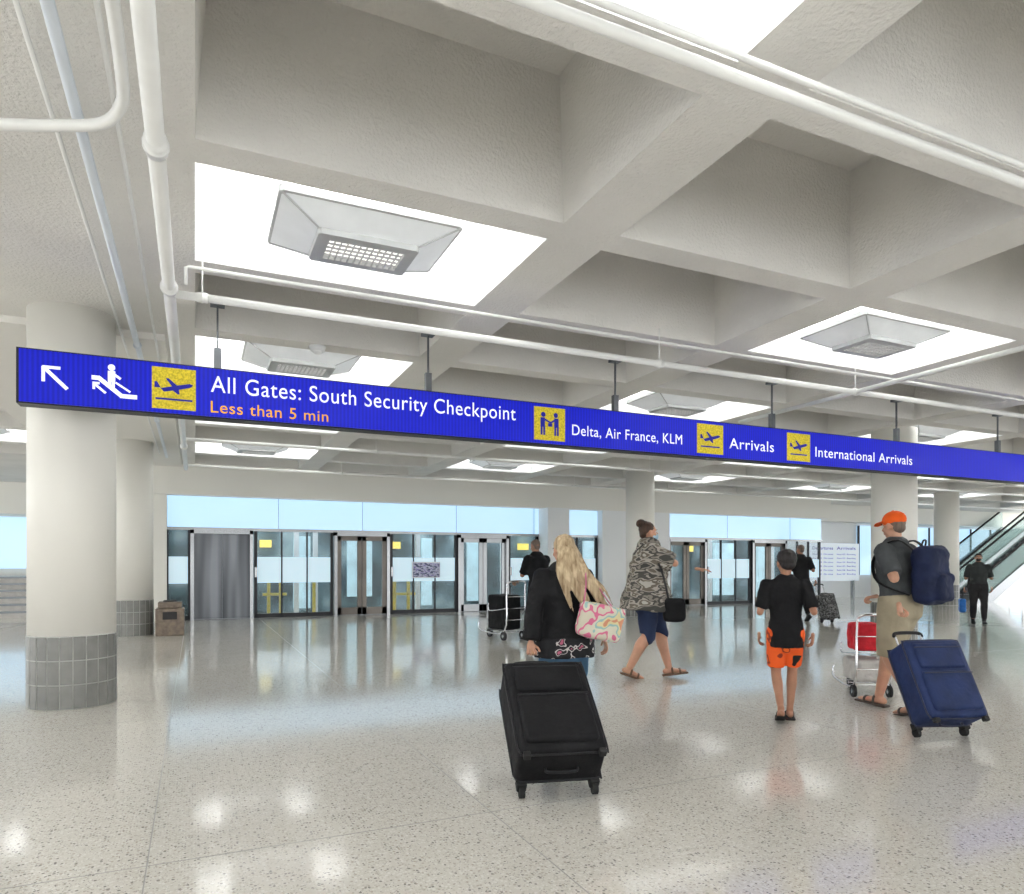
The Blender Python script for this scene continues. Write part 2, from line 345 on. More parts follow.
# ------------------------------------------------------------------ FAR WALL with elevators
WY=18.3
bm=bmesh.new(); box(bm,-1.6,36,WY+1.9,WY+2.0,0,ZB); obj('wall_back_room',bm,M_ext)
bm=bmesh.new(); box(bm,-1.0,20.6,WY-.35,WY+.25,2.94,ZB); obj('wall_bulkhead',bm,M_cream)
bm=bmesh.new(); box(bm,-1.45,-.6,WY-.2,WY+.2,0,2.94); obj('trim_pilaster',bm,[M_cream])
bm=bmesh.new(); box(bm,-.6,20.5,WY,WY+.04,2.19,2.94); obj('window_transom_band',bm,M_bglow)
bm=bmesh.new()
for x in (-.6,1.9,4.0,6.6,9.0,13.4,16.2,19): box(bm,x-.006,x+.006,WY-.01,WY,2.19,2.94)
box(bm,-.6,20.5,WY-.05,WY+.05,2.13,2.20)
obj('trim_transom',bm,M_steel)
def elevator(x0,x1,m,glassy=False):
    e=empty('elevator_door',(0,WY,0))
    bm=bmesh.new(); box(bm,x0,x0+.08,-.12,.12,0,2.14); box(bm,x1-.08,x1,-.12,.12,0,2.14); box(bm,x0,x1,-.12,.12,2.05,2.15); obj('frame',bm,M_steel,e)
    xm=(x0+x1)/2; bm=bmesh.new()
    for a,b in ((x0+.08,xm-.008),(xm+.008,x1-.08)):
        if glassy:
            box(bm,a,a+.11,-.04,.02,.01,2.05); box(bm,b-.11,b,-.04,.02,.01,2.05); box(bm,a,b,-.04,.02,.01,.2); box(bm,a,b,-.04,.02,1.93,2.05); 
        else: box(bm,a,b,-.04,.02,.01,2.05,bev=.006)
    obj('leaves',bm,m,e)
    if glassy:
        bm=bmesh.new(); box(bm,x0+.1,x1-.1,-.02,0,.2,1.93); obj('door_glass',bm,M_glass,e)
    bm=bmesh.new(); box(bm,x1+.03,x1+.09,-.13,-.1,1.0,1.25); obj('call_panel',bm,M_steel,e)
    bm=bmesh.new(); box(bm,x0+.1,x1-.1,-.1,-.02,0,.012); box(bm,xm-.007,xm+.007,-.02,.02,0,2.05); obj('sill',bm,M_steeld,e)
def door_steel():
    m=mat('elevator_steel',(.3,.31,.32),.3,1); nt=m.node_tree; b=nt.nodes['Principled BSDF']
    tc=nt.nodes.new('ShaderNodeTexCoord'); mp=nt.nodes.new('ShaderNodeMapping'); mp.inputs['Scale'].default_value=(2.5,1,.15)
    n=nt.nodes.new('ShaderNodeTexNoise'); n.inputs['Scale'].default_value=1.5; n.inputs['Detail'].default_value=1
    r=nt.nodes.new('ShaderNodeValToRGB'); r.color_ramp.elements[0].position=.35; r.color_ramp.elements[0].color=(.05,.053,.057,1); r.color_ramp.elements[1].position=.68; r.color_ramp.elements[1].color=(.17,.178,.19,1)  # vertical highlights on the steel are painted into its colour
    nt.links.new(tc.outputs['Object'],mp.inputs['Vector']); nt.links.new(mp.outputs[0],n.inputs['Vector']); nt.links.new(n.outputs['Fac'],r.inputs['Fac']); nt.links.new(r.outputs['Color'],b.inputs['Base Color']); return m
M_dsteel=door_steel()
elevator(-.10,1.30,M_dsteel); elevator(3.25,4.70,M_bronze,True); elevator(6.62,8.15,M_steel,True)
elevator(13.7,15.25,M_bronze,True); elevator(17.2,18.75,M_bronze,True)
M_poster=ramp_mat('notice_print',10,[(0,(.05,.06,.16)),(.45,(.6,.62,.75)),(.6,(.25,.2,.5))],.5,stretch=(1,1,3))
k=1
for x0,x1 in ((-.6,-.12),(1.36,3.2),(4.76,6.58),(8.2,9.1),(9.1,11.1),(15.3,17.15),(18.8,20.4)):
    e=empty('window_%d'%k,(0,WY,0)); k+=1
    bm=bmesh.new(); n=max(1,round((x1-x0)/.62))
    for i in range(n+1):
        x=x0+(x1-x0)*i/n; w_=.035 if i in (0,n) else .018; box(bm,x-w_,x+w_,-.04,.04,0,2.14)
    box(bm,x0,x1,-.04,.04,0,.1); 
    obj('mullions',bm,M_frame,e)
    bm=bmesh.new(); box(bm,x0,x1,-.01,.01,.1,2.14); obj('pane',bm,M_glass,e)
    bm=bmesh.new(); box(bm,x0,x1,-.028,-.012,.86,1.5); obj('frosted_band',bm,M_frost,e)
bm=bmesh.new()
for x in (1.75,2.05,2.9,5.1,5.5): box(bm,x-.04,x+.04,1.0,1.08,0,1.1)
for x0,x1,z in ((1.6,2.2,.5),(4.95,5.7,.95),(4.95,5.7,.45)): box(bm,x0,x1,1.0,1.06,z,z+.07)
o=obj('yellow_guard_rail',bm,M_yellow); o.location=(0,WY-.1,0)
bm=bmesh.new()
for x,w in ((1.75,.3),(5.35,.3),(9.5,.35),(16,.4)): box(bm,x-w/2,x+w/2,1.75,1.85,1.78,1.98)
o=obj('lit_wall_panel',bm,mat('panel_yellow_glow',(.9,.7,.1),.5,emis=(1,.75,.15),es=.9,var=(3,.1))); o.location=(0,WY,0)
M_teal=mat('teal_glow_panel',(.28,.43,.48),.4,emis=(.60,.86,.97),es=.65,var=(2,.3))  # emissive panels added so the room behind the glass looks brighter
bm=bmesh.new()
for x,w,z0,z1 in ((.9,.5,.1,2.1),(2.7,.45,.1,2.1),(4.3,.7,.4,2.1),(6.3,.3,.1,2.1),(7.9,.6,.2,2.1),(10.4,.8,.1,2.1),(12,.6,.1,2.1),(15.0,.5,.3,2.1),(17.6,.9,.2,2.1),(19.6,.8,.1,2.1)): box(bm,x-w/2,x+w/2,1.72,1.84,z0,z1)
o=obj('back_room_glow_panels',bm,M_teal); o.location=(0,WY,0)
bm=bmesh.new()
for x in (2.5,3.0,5.9,8.6,9.9,15.6,16.6,19.5): box(bm,x-.06,x+.06,1.3,1.42,0,2.9)
o=obj('back_room_pillars',bm,M_white); o.location=(0,WY,0)
for x in (2,7.5,14,18.5):
    l=bpy.data.lights.new('back_room_fill','AREA'); l.shape='RECTANGLE'; l.size=3.5; l.size_y=.5; l.energy=70; l.color=(.92,.97,1)  # fill light added to brighten the back room, no modelled fixture
    lo=bpy.data.objects.new('back_room_fill',l); lo.location=(x,WY+1.0,3.5); col.objects.link(lo)
e=empty('elevator_notice_sign',(0,WY-.12,0)); bm=bmesh.new(); box(bm,5.33,6.07,-.02,.0,.98,1.36); obj('print',bm,M_poster,e)
bm=bmesh.new(); box(bm,5.30,6.10,.0,.02,.95,1.39); obj('backing',bm,M_white,e)
bm=bmesh.new(); box(bm,11.15,13.62,WY-.3,WY+.2,0,2.94); obj('wall_core',bm,M_white)
bm=bmesh.new(); box(bm,9.15,9.85,WY-.6,WY,0,2.94); obj('wall_pier',bm,M_white)
# right far part
bm=bmesh.new(); box(bm,20.5,36,20.1,20.2,0,ZB); obj('wall_far_right',bm,M_white)
bm=bmesh.new(); box(bm,20.5,36,19.5,20.0,3.0,ZB); obj('wall_far_bulkhead',bm,M_cream)
bm=bmesh.new(); box(bm,24.5,35.5,20.02,20.09,.9,2.9); obj('window_8',bm,M_bglow)
bm=bmesh.new()
for x in (24.5,26,27.4,28.8,30.2,31.6,33,34.4,35.4): box(bm,x-.04,x+.04,19.98,20.04,.9,2.9)
obj('trim_window_mullions',bm,M_frame)
db=empty('information_board',(0,19.0,0))
bm=bmesh.new(); box(bm,20.7,23.3,.0,.12,.70,2.12,bev=.01); obj('panel',bm,mat('board_white',(.62,.68,.74),.4,emis=(.8,.9,1),es=.35,var=(2,.05)),db)
bm=bmesh.new()
for x in (21.0,23.0): box(bm,x-.05,x+.05,0,.1,0,.71)
obj('legs',bm,M_steel,db)
text('heading','Departures',20.85,21.9,1.88,.12,M_sb,db); text('heading_b','Arrivals',22.1,23.1,1.88,.12,M_sb,db)
for i in range(6):
    text('row_%d'%i,'Gate F%d  On time'%(i+2),20.85,21.9,1.68-i*.15,.055,M_sb,db); text('rowb_%d'%i,'Gate G%d  Boarding'%(i+2),22.1,23.1,1.68-i*.15,.055,M_sb,db)
# left far: steps and windows
bm=bmesh.new(); box(bm,-12,-1.45,24.6,24.7,0,ZB); obj('wall_far_left',bm,M_cream)
bm=bmesh.new(); box(bm,-12,-1.45,23.9,24.1,2.75,ZB); obj('wall_far_left_bulkhead',bm,M_cream)
bm=bmesh.new(); box(bm,-12,-1.5,24.5,24.58,1.2,2.7); obj('window_9',bm,M_bglow)
bm=bmesh.new(); box(bm,-1.6,-1.45,WY+.2,24.7,0,ZB); obj('wall_left_return',bm,M_cream)
st=empty('stair_steps',(0,0,0)); bm=bmesh.new()
for i in range(6): box(bm,-12,-1.65,20.6+i*.34,24.5,i*.165,(i+1)*.165)
obj('treads',bm,mat('step_stone',(.55,.53,.50),.5,var=(8,.1)),st)
bm=bmesh.new()
for i in range(6): box(bm,-12,-1.65,20.585+i*.34,20.62+i*.34,(i+1)*.165-.045,(i+1)*.165+.003)
obj('nosings',bm,M_steeld,st)
bm=bmesh.new()
for x in (-3.2,-5.6): 
    tube(bm,[(x,20.5,0),(x,20.5,.95),(x,22.6,1.95),(x,22.6,.95)],[.025],sub=1,rnd=(0,0))
obj('handrails',bm,M_chrome,st,True)
# granite litter bin by second column
e=empty('granite_litter_bin',(-.42,14.5,0)); bm=bmesh.new(); box(bm,-.24,.24,-.24,.24,0,.5,bev=.015); box(bm,-.20,.20,-.20,.20,.5,.62,bev=.02); obj('body',bm,M_brown,e)
bm=bmesh.new(); box(bm,-.12,.12,-.245,-.2,.3,.44); bmesh.ops.create_cone(bm,cap_ends=True,segments=24,radius1=.13,radius2=.11,depth=.03,matrix=Matrix.Translation((0,0,.63))); obj('opening',bm,M_black,e)
# escalator
def escalator(x0,y0):
    e=empty('escalator',(x0,y0,0))
    for j,yy in enumerate((0,1.1)):
        bm=bmesh.new(); P=[(-.9,0),(0,0),(5.2,2.86),(5.2,3.65),(5.0,3.65),(0,.95),(-.9,.95)]
        vs=[bm.verts.new((p[0],yy,p[1])) for p in P]; bm.faces.new(vs); r=bmesh.ops.extrude_face_region(bm,geom=bm.faces[:])
        for g in r['geom']:
            if isinstance(g,bmesh.types.BMVert): g.co.y+=.03
        obj('balustrade_%d'%j,bm,mat('green_glass',(.55,.8,.75),.05,alpha=.3,var=(1,.03)),e)
        bm=bmesh.new(); tube(bm,[(-.9,yy+.015,.2),(-1.05,yy+.015,.55),(-.9,yy+.015,.97),(-.2,yy+.015,.97),(5.0,yy+.015,3.64)],[.04],side=(0,1,0),sub=3); obj('handrail_%d'%j,bm,M_rubber,e,True)
        bm=bmesh.new(); P=[(-.9,0),(.2,0),(5.2,2.6),(5.2,3.0),(0,.3),(-.9,.3)]
        vs=[bm.verts.new((p[0],yy-.05,p[1])) for p in P]; bm.faces.new(vs); r=bmesh.ops.extrude_face_region(bm,geom=bm.faces[:])
        for g in r['geom']:
            if isinstance(g,bmesh.types.BMVert): g.co.y+=.12
        bmesh.ops.recalc_face_normals(bm,faces=bm.faces[:]); obj('skirt_%d'%j,bm,M_steel,e)
    bm=bmesh.new()
    for i in range(13): box(bm,i*.4,(i+1)*.4,.08,1.05,i*.22,(i+1)*.22)
    obj('steps',bm,M_steeld,e)
escalator(25.6,15.6); escalator(27.5,18.2)

# ------------------------------------------------------------------ PEOPLE
def skin_mat(n,c): 
    m=mat(n,c,.5,bump=(90,.05,.003),var=(12,.06),spec=.35); m.node_tree.nodes['Principled BSDF'].inputs['Subsurface Weight'].default_value=.08; return m
S_light=skin_mat('skin_light',(.50,.27,.18)); S_tan=skin_mat('skin_tan',(.32,.16,.10)); S_mid=skin_mat('skin_medium',(.36,.18,.11))
M_eye=mat('eye_white',(.8,.8,.78),.2,var=(9,.02)); M_iris=mat('iris',(.05,.03,.02),.2,var=(9,.1)); M_lip=mat('lips',(.45,.16,.14),.4,var=(9,.05))
def hairmat(n,c,c2):
    return ramp_mat(n,40,[(.3,c),(.7,c2)],.5,stretch=(1,1,.08),interp='LINEAR',bump=.6)
H_blond=hairmat('hair_blond',(.20,.13,.065),(.56,.44,.28)); H_dark=hairmat('hair_dark_brown',(.022,.012,.008),(.07,.035,.02)); H_black=hairmat('hair_black',(.008,.007,.007),(.025,.02,.02)); H_grey=hairmat('hair_stubble',(.10,.07,.055),(.18,.13,.10))
def cloth(n,c,r=.85,v=.12): return mat(n,c,r,bump=(9,.5,.03),var=(6,v),spec=.2)

def ik(S,T,a,b,pole):
    d=T-S; L=min(d.length,a+b-.003); u=d.normalized(); x=(a*a-b*b+L*L)/(2*L); hh=math.sqrt(max(a*a-x*x,0)); p=V(pole)-u*V(pole).dot(u); p.normalize()
    return S+u*x+p*hh, S+u*L

class Person:
    def __init__(s,name,loc,deg,H,fem=0,lean=0,skin=S_mid,yaw=0,pitch=0,arms=None,legs=None,vox=.009,build=1.0,young=0):
        s.e=empty(name,(loc[0],loc[1],0),math.radians(deg),H/1.75); s.fem=fem; s.b=build; s.skin=skin; s.vox=vox
        s.LR=Matrix.Rotation(math.radians(-lean),3,'X'); s.piv=V((0,0,.93))
        s.hm=Matrix.Rotation(math.radians(yaw),3,'Z')@Matrix.Rotation(math.radians(pitch),3,'X'); s.hs=1.12 if young else 1.0
        sw=.165 if fem else .185
        s.J={}
        inv=(Matrix.Translation((loc[0],loc[1],0))@Matrix.Rotation(math.radians(deg),4,'Z')@Matrix.Scale(H/1.75,4)).inverted()
        s.inv=inv
        for side,sx in (('L',-1),('R',1)):
            a=arms[side]; S=s.up((sx*sw,0,1.405))
            T=V(a['t']) if 't' in a else inv@V(a['w'])
            E,W=ik(S,T,.29,.25,a.get('pole',(sx*.4,-1,-.2)))
            s.J[side+'arm']=(S,E,W,a)
            l=legs[side]; Hp=V((sx*.088,0,.92)); K,A=ik(Hp,V(l['a']),.43,.42,l.get('pole',(sx*.1,1,0)))
            s.J[side+'leg']=(Hp,K,A,l)
    def up(s,p): return s.piv+s.LR@(V(p)-s.piv)
    def hd(s,p):
        c=V((0,.01,1.53)); return s.up(c+s.hm@((V(p)-c)*s.hs))
    def hr(s): return s.LR@s.hm
    def hell(s,bm,c,r): ell(bm,s.hd(c),[q*s.hs for q in r],s.hr())
    def torso(s,bm,ez=0,z0=.84,z1=1.5,hem=None,rnd=(1,1),wide=None):
        b=s.b
        st=[(.77,.156,.120),(.84,.158,.118),(.93,.168,.12),(1.0,.160,.115),(1.08,.140,.10),(1.2,.152,.108),(1.31,.165,.112),(1.39,.158,.098),(1.45,.105,.075),(1.50,.062,.06)]
        if s.fem: st=[(.77,.172,.125),(.84,.172,.122),(.93,.178,.125),(1.0,.160,.113),(1.08,.128,.095),(1.2,.138,.10),(1.29,.148,.115),(1.38,.140,.09),(1.45,.09,.068),(1.50,.055,.055)]
        st=[q for q in st if z0-.001<=q[0]<=z1+.001]
        pts=[s.up((0,.012 if 1.15<z<1.35 else 0,z)) for z,_,_ in st]; rr=[]
        for z,a,c in st:
            w=wide(z) if wide else 0
            rr.append((a*b+ez+w,c*b+ez+w*.8))
        tube(bm,pts,rr,side=(1,0,0),seg=24,rnd=rnd)
    def arm(s,bm,side,ez=0,frac=1.0,skip=0,rnd=(1,1)):
        S,E,W,a=s.J[side+'arm']; b=s.b*(.88 if s.fem else 1)
        P=[S,S.lerp(E,.45),E,E.lerp(W,.35),W]; R=[.056*b,.048*b,.038*b,.040*b,.026*b]
        P2=[];R2=[]
        ts=[0,.45,1,1.35,2]
        for t,p,r in zip(ts,P,R):
            if t<=frac+1e-6: P2.append(p);R2.append(r+ez)
            else:
                i=len(P2)-1; f=(frac-ts[i])/(t-ts[i]); 
                if f>.02: P2.append(P[i].lerp(p,f)); R2.append(R[i]*(1-f)+r*f+ez*1.15)
                break
        tube(bm,P2,R2,side=(0,1,0),seg=14,rnd=rnd)
        ell(bm,S-V((0,0,.005)),(.060*b+ez*.8,.06*b+ez*.8,.056*b+ez*.8))
    def leg(s,bm,side,ez=0,frac=2.0,rnd=(1,1),flare=0):
        Hp,K,A,l=s.J[side+'leg']; b=s.b*(.95 if s.fem else 1)
        back=V((0,-.012,0))
        ts=[0,.5,1,1.3,1.65,2]; P=[Hp,Hp.lerp(K,.5),K,K.lerp(A,.3)+back,K.lerp(A,.65)+back*.5,A]; R=[.098*b,.08*b,.056*b,.058*b,.045*b,.034*b]
        P2=[];R2=[]
        for i,(t,p,r) in enumerate(zip(ts,P,R)):
            if t<=frac+1e-6: P2.append(p);R2.append(r+ez+flare*t)
            else:
                j=i-1; f=(frac-ts[j])/(t-ts[j])
                if f>.02: P2.append(P[j].lerp(p,f)); R2.append(R[j]*(1-f)+r*f+ez+flare*frac)
                break
        tube(bm,P2,R2,side=(1,0,0),seg=16,rnd=rnd)
    def footM(s,side):
        Hp,K,A,l=s.J[side+'leg']; return A,Matrix.Rotation(math.radians(l.get('yaw',0)),3,'Z')@Matrix.Rotation(math.radians(l.get('pitch',0)),3,'X')
    def foot(s,bm,side,ez=0):
        A,M=s.footM(side)
        pts=[(0,-.045,-.045),(0,.0,-.04),(0,.07,-.052),(0,.14,-.062),(0,.18,-.066)]; R=[(.032,.032),(.036,.038),(.042,.028),(.043,.018),(.03,.013)]
        tube(bm,[A+M@V(p) for p in pts],[(a+ez,c+ez) for a,c in R],side=M@V((1,0,0)),seg=14)
        tube(bm,[A+V((0,0,.02)),A+M@V((0,0,-.04))],[.036+ez,.036+ez],seg=12)
    def hand(s,bm,ex,side):
        S,E,W,a=s.J[side+'arm']; sx=-1 if side=='L' else 1
        d=(W-E).normalized()
        if 'dir' in a: d=V(a['dir']).normalized()
        n=V(a.get('palm',(-sx,0,0)));  n=(n-d*n.dot(d)).normalized(); w=d.cross(n)
        th=V(a.get('thumb',(0,1,0)))
        if w.dot(th)<0: w=-w
        tube(bm,[W-d*.01,W+d*.03,W+d*.075],[(.026,.02),(.038,.016),(.040,.014)],side=w,seg=14)
        curl=a.get('curl',.35)
        for i,(o,L) in enumerate(((.030,.072),(.0105,.080),(-.0095,.075),(-.029,.058))):
            p=W+d*(.072)+w*o; dd=(d+w*o*1.2).normalized(); P=[W+d*.05+w*o*.9,p]; ang=0
            for k,f in enumerate((.45,.32,.23)):
                ang+=curl*(1.15 if k else .8)
                v=dd*math.cos(ang)+n*math.sin(ang); p=p+v*L*f*1.05; P.append(p)
            tube(ex,P,[.0088,.0088,.0082,.0075,.0062],side=w,seg=10,sub=3)
        tb=W+d*.02+w*.028; P=[W+d*.015+w*.012,tb,tb+(d*.6+w*.7+n*.25).normalized()*.035,tb+(d*.6+w*.7+n*.25).normalized()*.035+(d*.9+w*.25+n*(.3+curl*.4)).normalized()*.034]
        tube(ex,P,[.012,.0115,.0095,.0078],side=n,seg=10,sub=3)
    def build_body(s,eyes=True):
        bm=bmesh.new(); ex=bmesh.new()
        s.torso(bm,ez=-.014,rnd=(0,1)); 
        tube(bm,[s.up((0,-.005,1.42)),s.up((0,0,1.5)),s.hd((0,-.005,1.57))],[.06 if not s.fem else .05,.052 if not s.fem else .043,.053 if not s.fem else .045],seg=16)
        for sd in 'LR': s.arm(bm,sd); s.leg(bm,sd); s.foot(bm,sd); s.hand(bm,ex,sd)
        s.hell(bm,(0,-.008,1.662),(.074,.094,.088)); s.hell(bm,(0,.030,1.605),(.056,.060,.080)); s.hell(bm,(0,.045,1.552),(.032,.034,.026))
        s.hell(bm,(0,.070,1.665),(.050,.020,.018))
        tube(bm,[s.hd((0,.082,1.655)),s.hd((0,.098,1.630)),s.hd((0,.106,1.614))],[(.007,.008),(.010,.01),(.014,.010)],side=s.hr()@V((1,0,0)),seg=10)
        for x in (-1,1): s.hell(bm,(x*.040,.062,1.612),(.022,.020,.022)); s.hell(bm,(x*.078,-.004,1.632),(.010,.020,.033))
        finish(bm,'body',s.skin,s.e,s.vox,3,extra=ex)
        b=bmesh.new()
        for x in (-1,1): s.hell(b,(x*.030,.080,1.643),(.013,.010,.008))
        obj('eyes',b,M_eye,s.e,True); b=bmesh.new()
        for x in (-1,1): s.hell(b,(x*.030,.087,1.643),(.0055,.005,.0055)); tube(b,[s.hd((x*.015,.090,1.664)),s.hd((x*.032,.090,1.668)),s.hd((x*.048,.080,1.662))],[.0035],seg=6)
        obj('irises_brows',b,M_iris,s.e,True)
        b=bmesh.new(); s.hell(b,(0,.088,1.585),(.022,.008,.0045)); s.hell(b,(0,.087,1.577),(.018,.008,.005)); obj('lips',b,M_lip,s.e,True)
    def shirt(s,m,ez=.018,hem=.84,sleeve=.75,wide=None,disp=.018,name='shirt',z1=1.45,vox=.011,dscale=.1):
        bm=bmesh.new(); s.torso(bm,ez,z0=hem,z1=z1,rnd=(0,1),wide=wide)
        for sd in 'LR': s.arm(bm,sd,ez if not wide else ez+.01,sleeve,rnd=(1,0))
        tube(bm,[s.up((-.15,0,1.40)),s.up((0,-.005,1.43)),s.up((.15,0,1.40))],[.06+ez*.4,.07,.06+ez*.4],side=(0,1,0))
        finish(bm,name,m,s.e,vox,5,disp,dscale)
    def pants(s,m,ez=.016,frac=1.9,flare=0,name='trousers',disp=.014):
        bm=bmesh.new(); tube(bm,[s.up((0,0,1.03)),V((0,0,.95)),V((0,0,.86)),V((0,0,.80))],[(.158*s.b+ez,.115*s.b+ez),(.176*s.b+ez,.126*s.b+ez),(.172*s.b+ez,.126*s.b+ez),(.15*s.b,.11*s.b)],side=(1,0,0),seg=20,rnd=(0,1))
        for sd in 'LR': s.leg(bm,sd,ez,frac,rnd=(1,0),flare=flare)
        finish(bm,name,m,s.e,.011,4,disp,.1)
    def shoes(s,m,sole=M_white):
        bm=bmesh.new(); so=bmesh.new()
        for sd in 'LR':
            s.foot(bm,sd,.008); A,M=s.footM(sd)
            R=M.to_4x4(); R.translation=A
            box(so,-.045,.045,-.085,.205,-.092,-.070,bev=.008,M=R)
        finish(bm,'shoes',m,s.e,.008,3); obj('soles',so,sole,s.e)
    def sandals(s,m):
        so=bmesh.new()
        for sd in 'LR':
            A,M=s.footM(sd); R=M.to_4x4(); R.translation=A
            box(so,-.048,.048,-.085,.205,-.098,-.078,bev=.008,M=R)
            for yy,zz,w in ((.115,-.036,.047),(.03,-.012,.043)):
                tube(so,[A+M@V((-w,yy,-.085)),A+M@V((-w*.85,yy,zz-.012)),A+M@V((0,yy,zz+.006)),A+M@V((w*.85,yy,zz-.012)),A+M@V((w,yy,-.085))],[(.012,.004)],side=M@V((0,1,0)),seg=8)
        obj('sandals',so,m,s.e,True)
    def hair_short(s,m,th=.008):
        bm=bmesh.new(); s.hell(bm,(0,-.020,1.675),(.078+th,.088+th,.083+th)); s.hell(bm,(0,-.05,1.62),(.060+th,.045+th,.055)); s.hell(bm,(0,.03,1.715),(.055+th,.052,.035+th*.6))
        finish(bm,'hair',m,s.e,.008,2,.008,.03)

def suitcase(name,ground,walk,theta,w=.46,hgt=.66,dep=.27,body=None,accent=None,handle=.38):
    e=empty(name); wx=V((walk[0],walk[1],0)).normalized()
    Lz=(wx*math.cos(theta)+V((0,0,math.sin(theta)))).normalized(); X=V((wx.y,-wx.x,0)); Yv=Lz.cross(X)
    M=Matrix((X,Yv,Lz)).transposed().to_4x4(); M.translation=V((ground[0],ground[1],.036)); e.matrix_world=M
    bm=bmesh.new(); box(bm,-w/2,w/2,-dep,0,.03,.03+hgt,bev=.045); obj('shell',bm,body,e,True)
    bm=bmesh.new(); box(bm,-w/2+.04,w/2-.04,-dep-.035,-dep+.03,.08,hgt*.62,bev=.028); box(bm,-w/2+.05,w/2-.05,-dep-.022,-dep+.03,hgt*.66,hgt-.01,bev=.02); obj('front_pockets',bm,body,e,True)
    bm=bmesh.new()
    for y in (-dep+.035,-.05):
        r=.05;a=w/2+.002;z0=.03;z1=.03+hgt; pts=[(-a,y,z0+r),(-a,y,z1-r),(-a+r*.3,y,z1-r*.3),(-a+r,y,z1),(a-r,y,z1),(a-r*.3,y,z1-r*.3),(a,y,z1-r),(a,y,z0+r),(a-r*.3,y,z0+r*.3),(a-r,y,z0),(-a+r,y,z0),(-a+r*.3,y,z0+r*.3),(-a,y,z0+r)]
        tube(bm,pts,[.006],side=(0,1,0),seg=8,sub=2)
    a=w/2-.045; yy=-dep-.036
    tube(bm,[(-a,yy,hgt*.58),(a,yy,hgt*.58)],[.005],side=(0,1,0),sub=1,seg=6); tube(bm,[(-a,-dep-.022,hgt*.92),(a,-dep-.022,hgt*.92)],[.005],side=(0,1,0),sub=1,seg=6)
    tube(bm,[(-.09,-dep*.5,.03+hgt),(-.075,-dep*.5,.06+hgt),(.075,-dep*.5,.06+hgt),(.09,-dep*.5,.03+hgt)],[(.015,.008)],side=(0,1,0),seg=8)
    tube(bm,[(w/2,-dep*.5,.25),(w/2+.03,-dep*.5,.28),(w/2+.03,-dep*.5,.40),(w/2,-dep*.5,.43)],[(.015,.008)],side=(0,1,0),seg=8)
    tube(bm,[(-.09,-dep*.5,.03),(-.075,-dep*.5,.005),(.075,-dep*.5,.005),(.09,-dep*.5,.03)],[(.012,.007)],side=(0,1,0),seg=8)
    obj('piping_and_handles',bm,accent,e,True)
    bm=bmesh.new()
    for x in (-.11,.11): tube(bm,[(x,-.03,hgt-.1),(x,-.03,hgt+handle)],[.008],sub=1,seg=8)
    obj('telescopic_rods',bm,M_chrome,e,True)
    bm=bmesh.new(); tube(bm,[(-.12,-.03,hgt+handle-.01),(-.10,-.03,hgt+handle+.012),(0,-.03,hgt+handle+.018),(.10,-.03,hgt+handle+.012),(.12,-.03,hgt+handle-.01)],[.014],side=(0,1,0)); obj('grip',bm,M_black,e,True)
    bm=bmesh.new()
    for x in (-w/2+.04,w/2-.04):
        bmesh.ops.create_cone(bm,cap_ends=True,segments=24,radius1=.035,radius2=.035,depth=.03,matrix=Matrix.Translation((x,0,0))@Matrix.Rotation(math.pi/2,4,'Y'))
        box(bm,x-.028,x+.028,-.05,0.012,.005,.07,bev=.008)
        box(bm,x-.02,x+.02,-dep+.0,-dep+.04,-.0,.035,bev=.006)
    obj('wheels_feet',bm,M_rubber,e)
    return e,M@V((0,-.03,hgt+handle+.015))

# ---- woman pulling black suitcase
walkA=V((.215,.83,0)).normalized(); gA=(1.86,3.47)
M_blkfab=cloth('black_ballistic_fabric',(.007,.007,.008),.75,.2); M_blk2=cloth('black_trim',(.018,.018,.02),.5)
_,hA=suitcase('black_rolling_suitcase',gA,walkA,math.radians(36),w=.50,hgt=.70,dep=.31,body=M_blkfab,accent=M_blk2,handle=.27)
jacket=ramp_mat('black_print_jacket',13,[(0,(.010,.010,.012)),(.58,(.50,.47,.45)),(.62,(.010,.010,.012)),(.68,(.4,.10,.16))],.8,detail=1,bump=.3)
denim=cloth('blue_denim',(.05,.11,.18),.85,.25)
A=Person('woman_pulling_suitcase',(2.34,4.28),-16,1.50,fem=1,lean=3,skin=S_light,yaw=18,pitch=-4,build=1.2,
  arms={'L':dict(w=hA+V((.0,.03,.07)),pole=(-1,-.5,0),dir=(0,-.25,-1),palm=(0,-1,0),thumb=(1,0,0),curl=1.15),'R':dict(t=(.36,.08,.90),pole=(.8,-1,0),curl=.45)},
  legs={'L':dict(a=(-.08,.18,.10),pitch=0),'R':dict(a=(.08,-.24,.16),pitch=-32)})
A.build_body(); A.shirt(M_blkfab,ez=.036,hem=.77,sleeve=1.9,name='jacket',disp=.025)
bm=bmesh.new(); A.torso(bm,.043,z0=.77,z1=.93,rnd=(0,0)); finish(bm,'jacket_print_hem',jacket,A.e,.011,4,.02,.1)
bm=bmesh.new(); tube(bm,[A.up((0,.02,1.36)),A.up((0,-.02,1.44)),A.up((0,-.03,1.50))],[(.12,.10),(.105,.10),(.07,.07)],side=(1,0,0)); finish(bm,'hood_collar',jacket,A.e,.011,3,.015,.07)
A.pants(denim,frac=1.92,name='jeans'); A.shoes(M_black)
bm=bmesh.new(); A.hell(bm,(0,-.022,1.68),(.088,.095,.09)); A.hell(bm,(0,-.065,1.61),(.075,.05,.08))
rnd=random.Random(3)
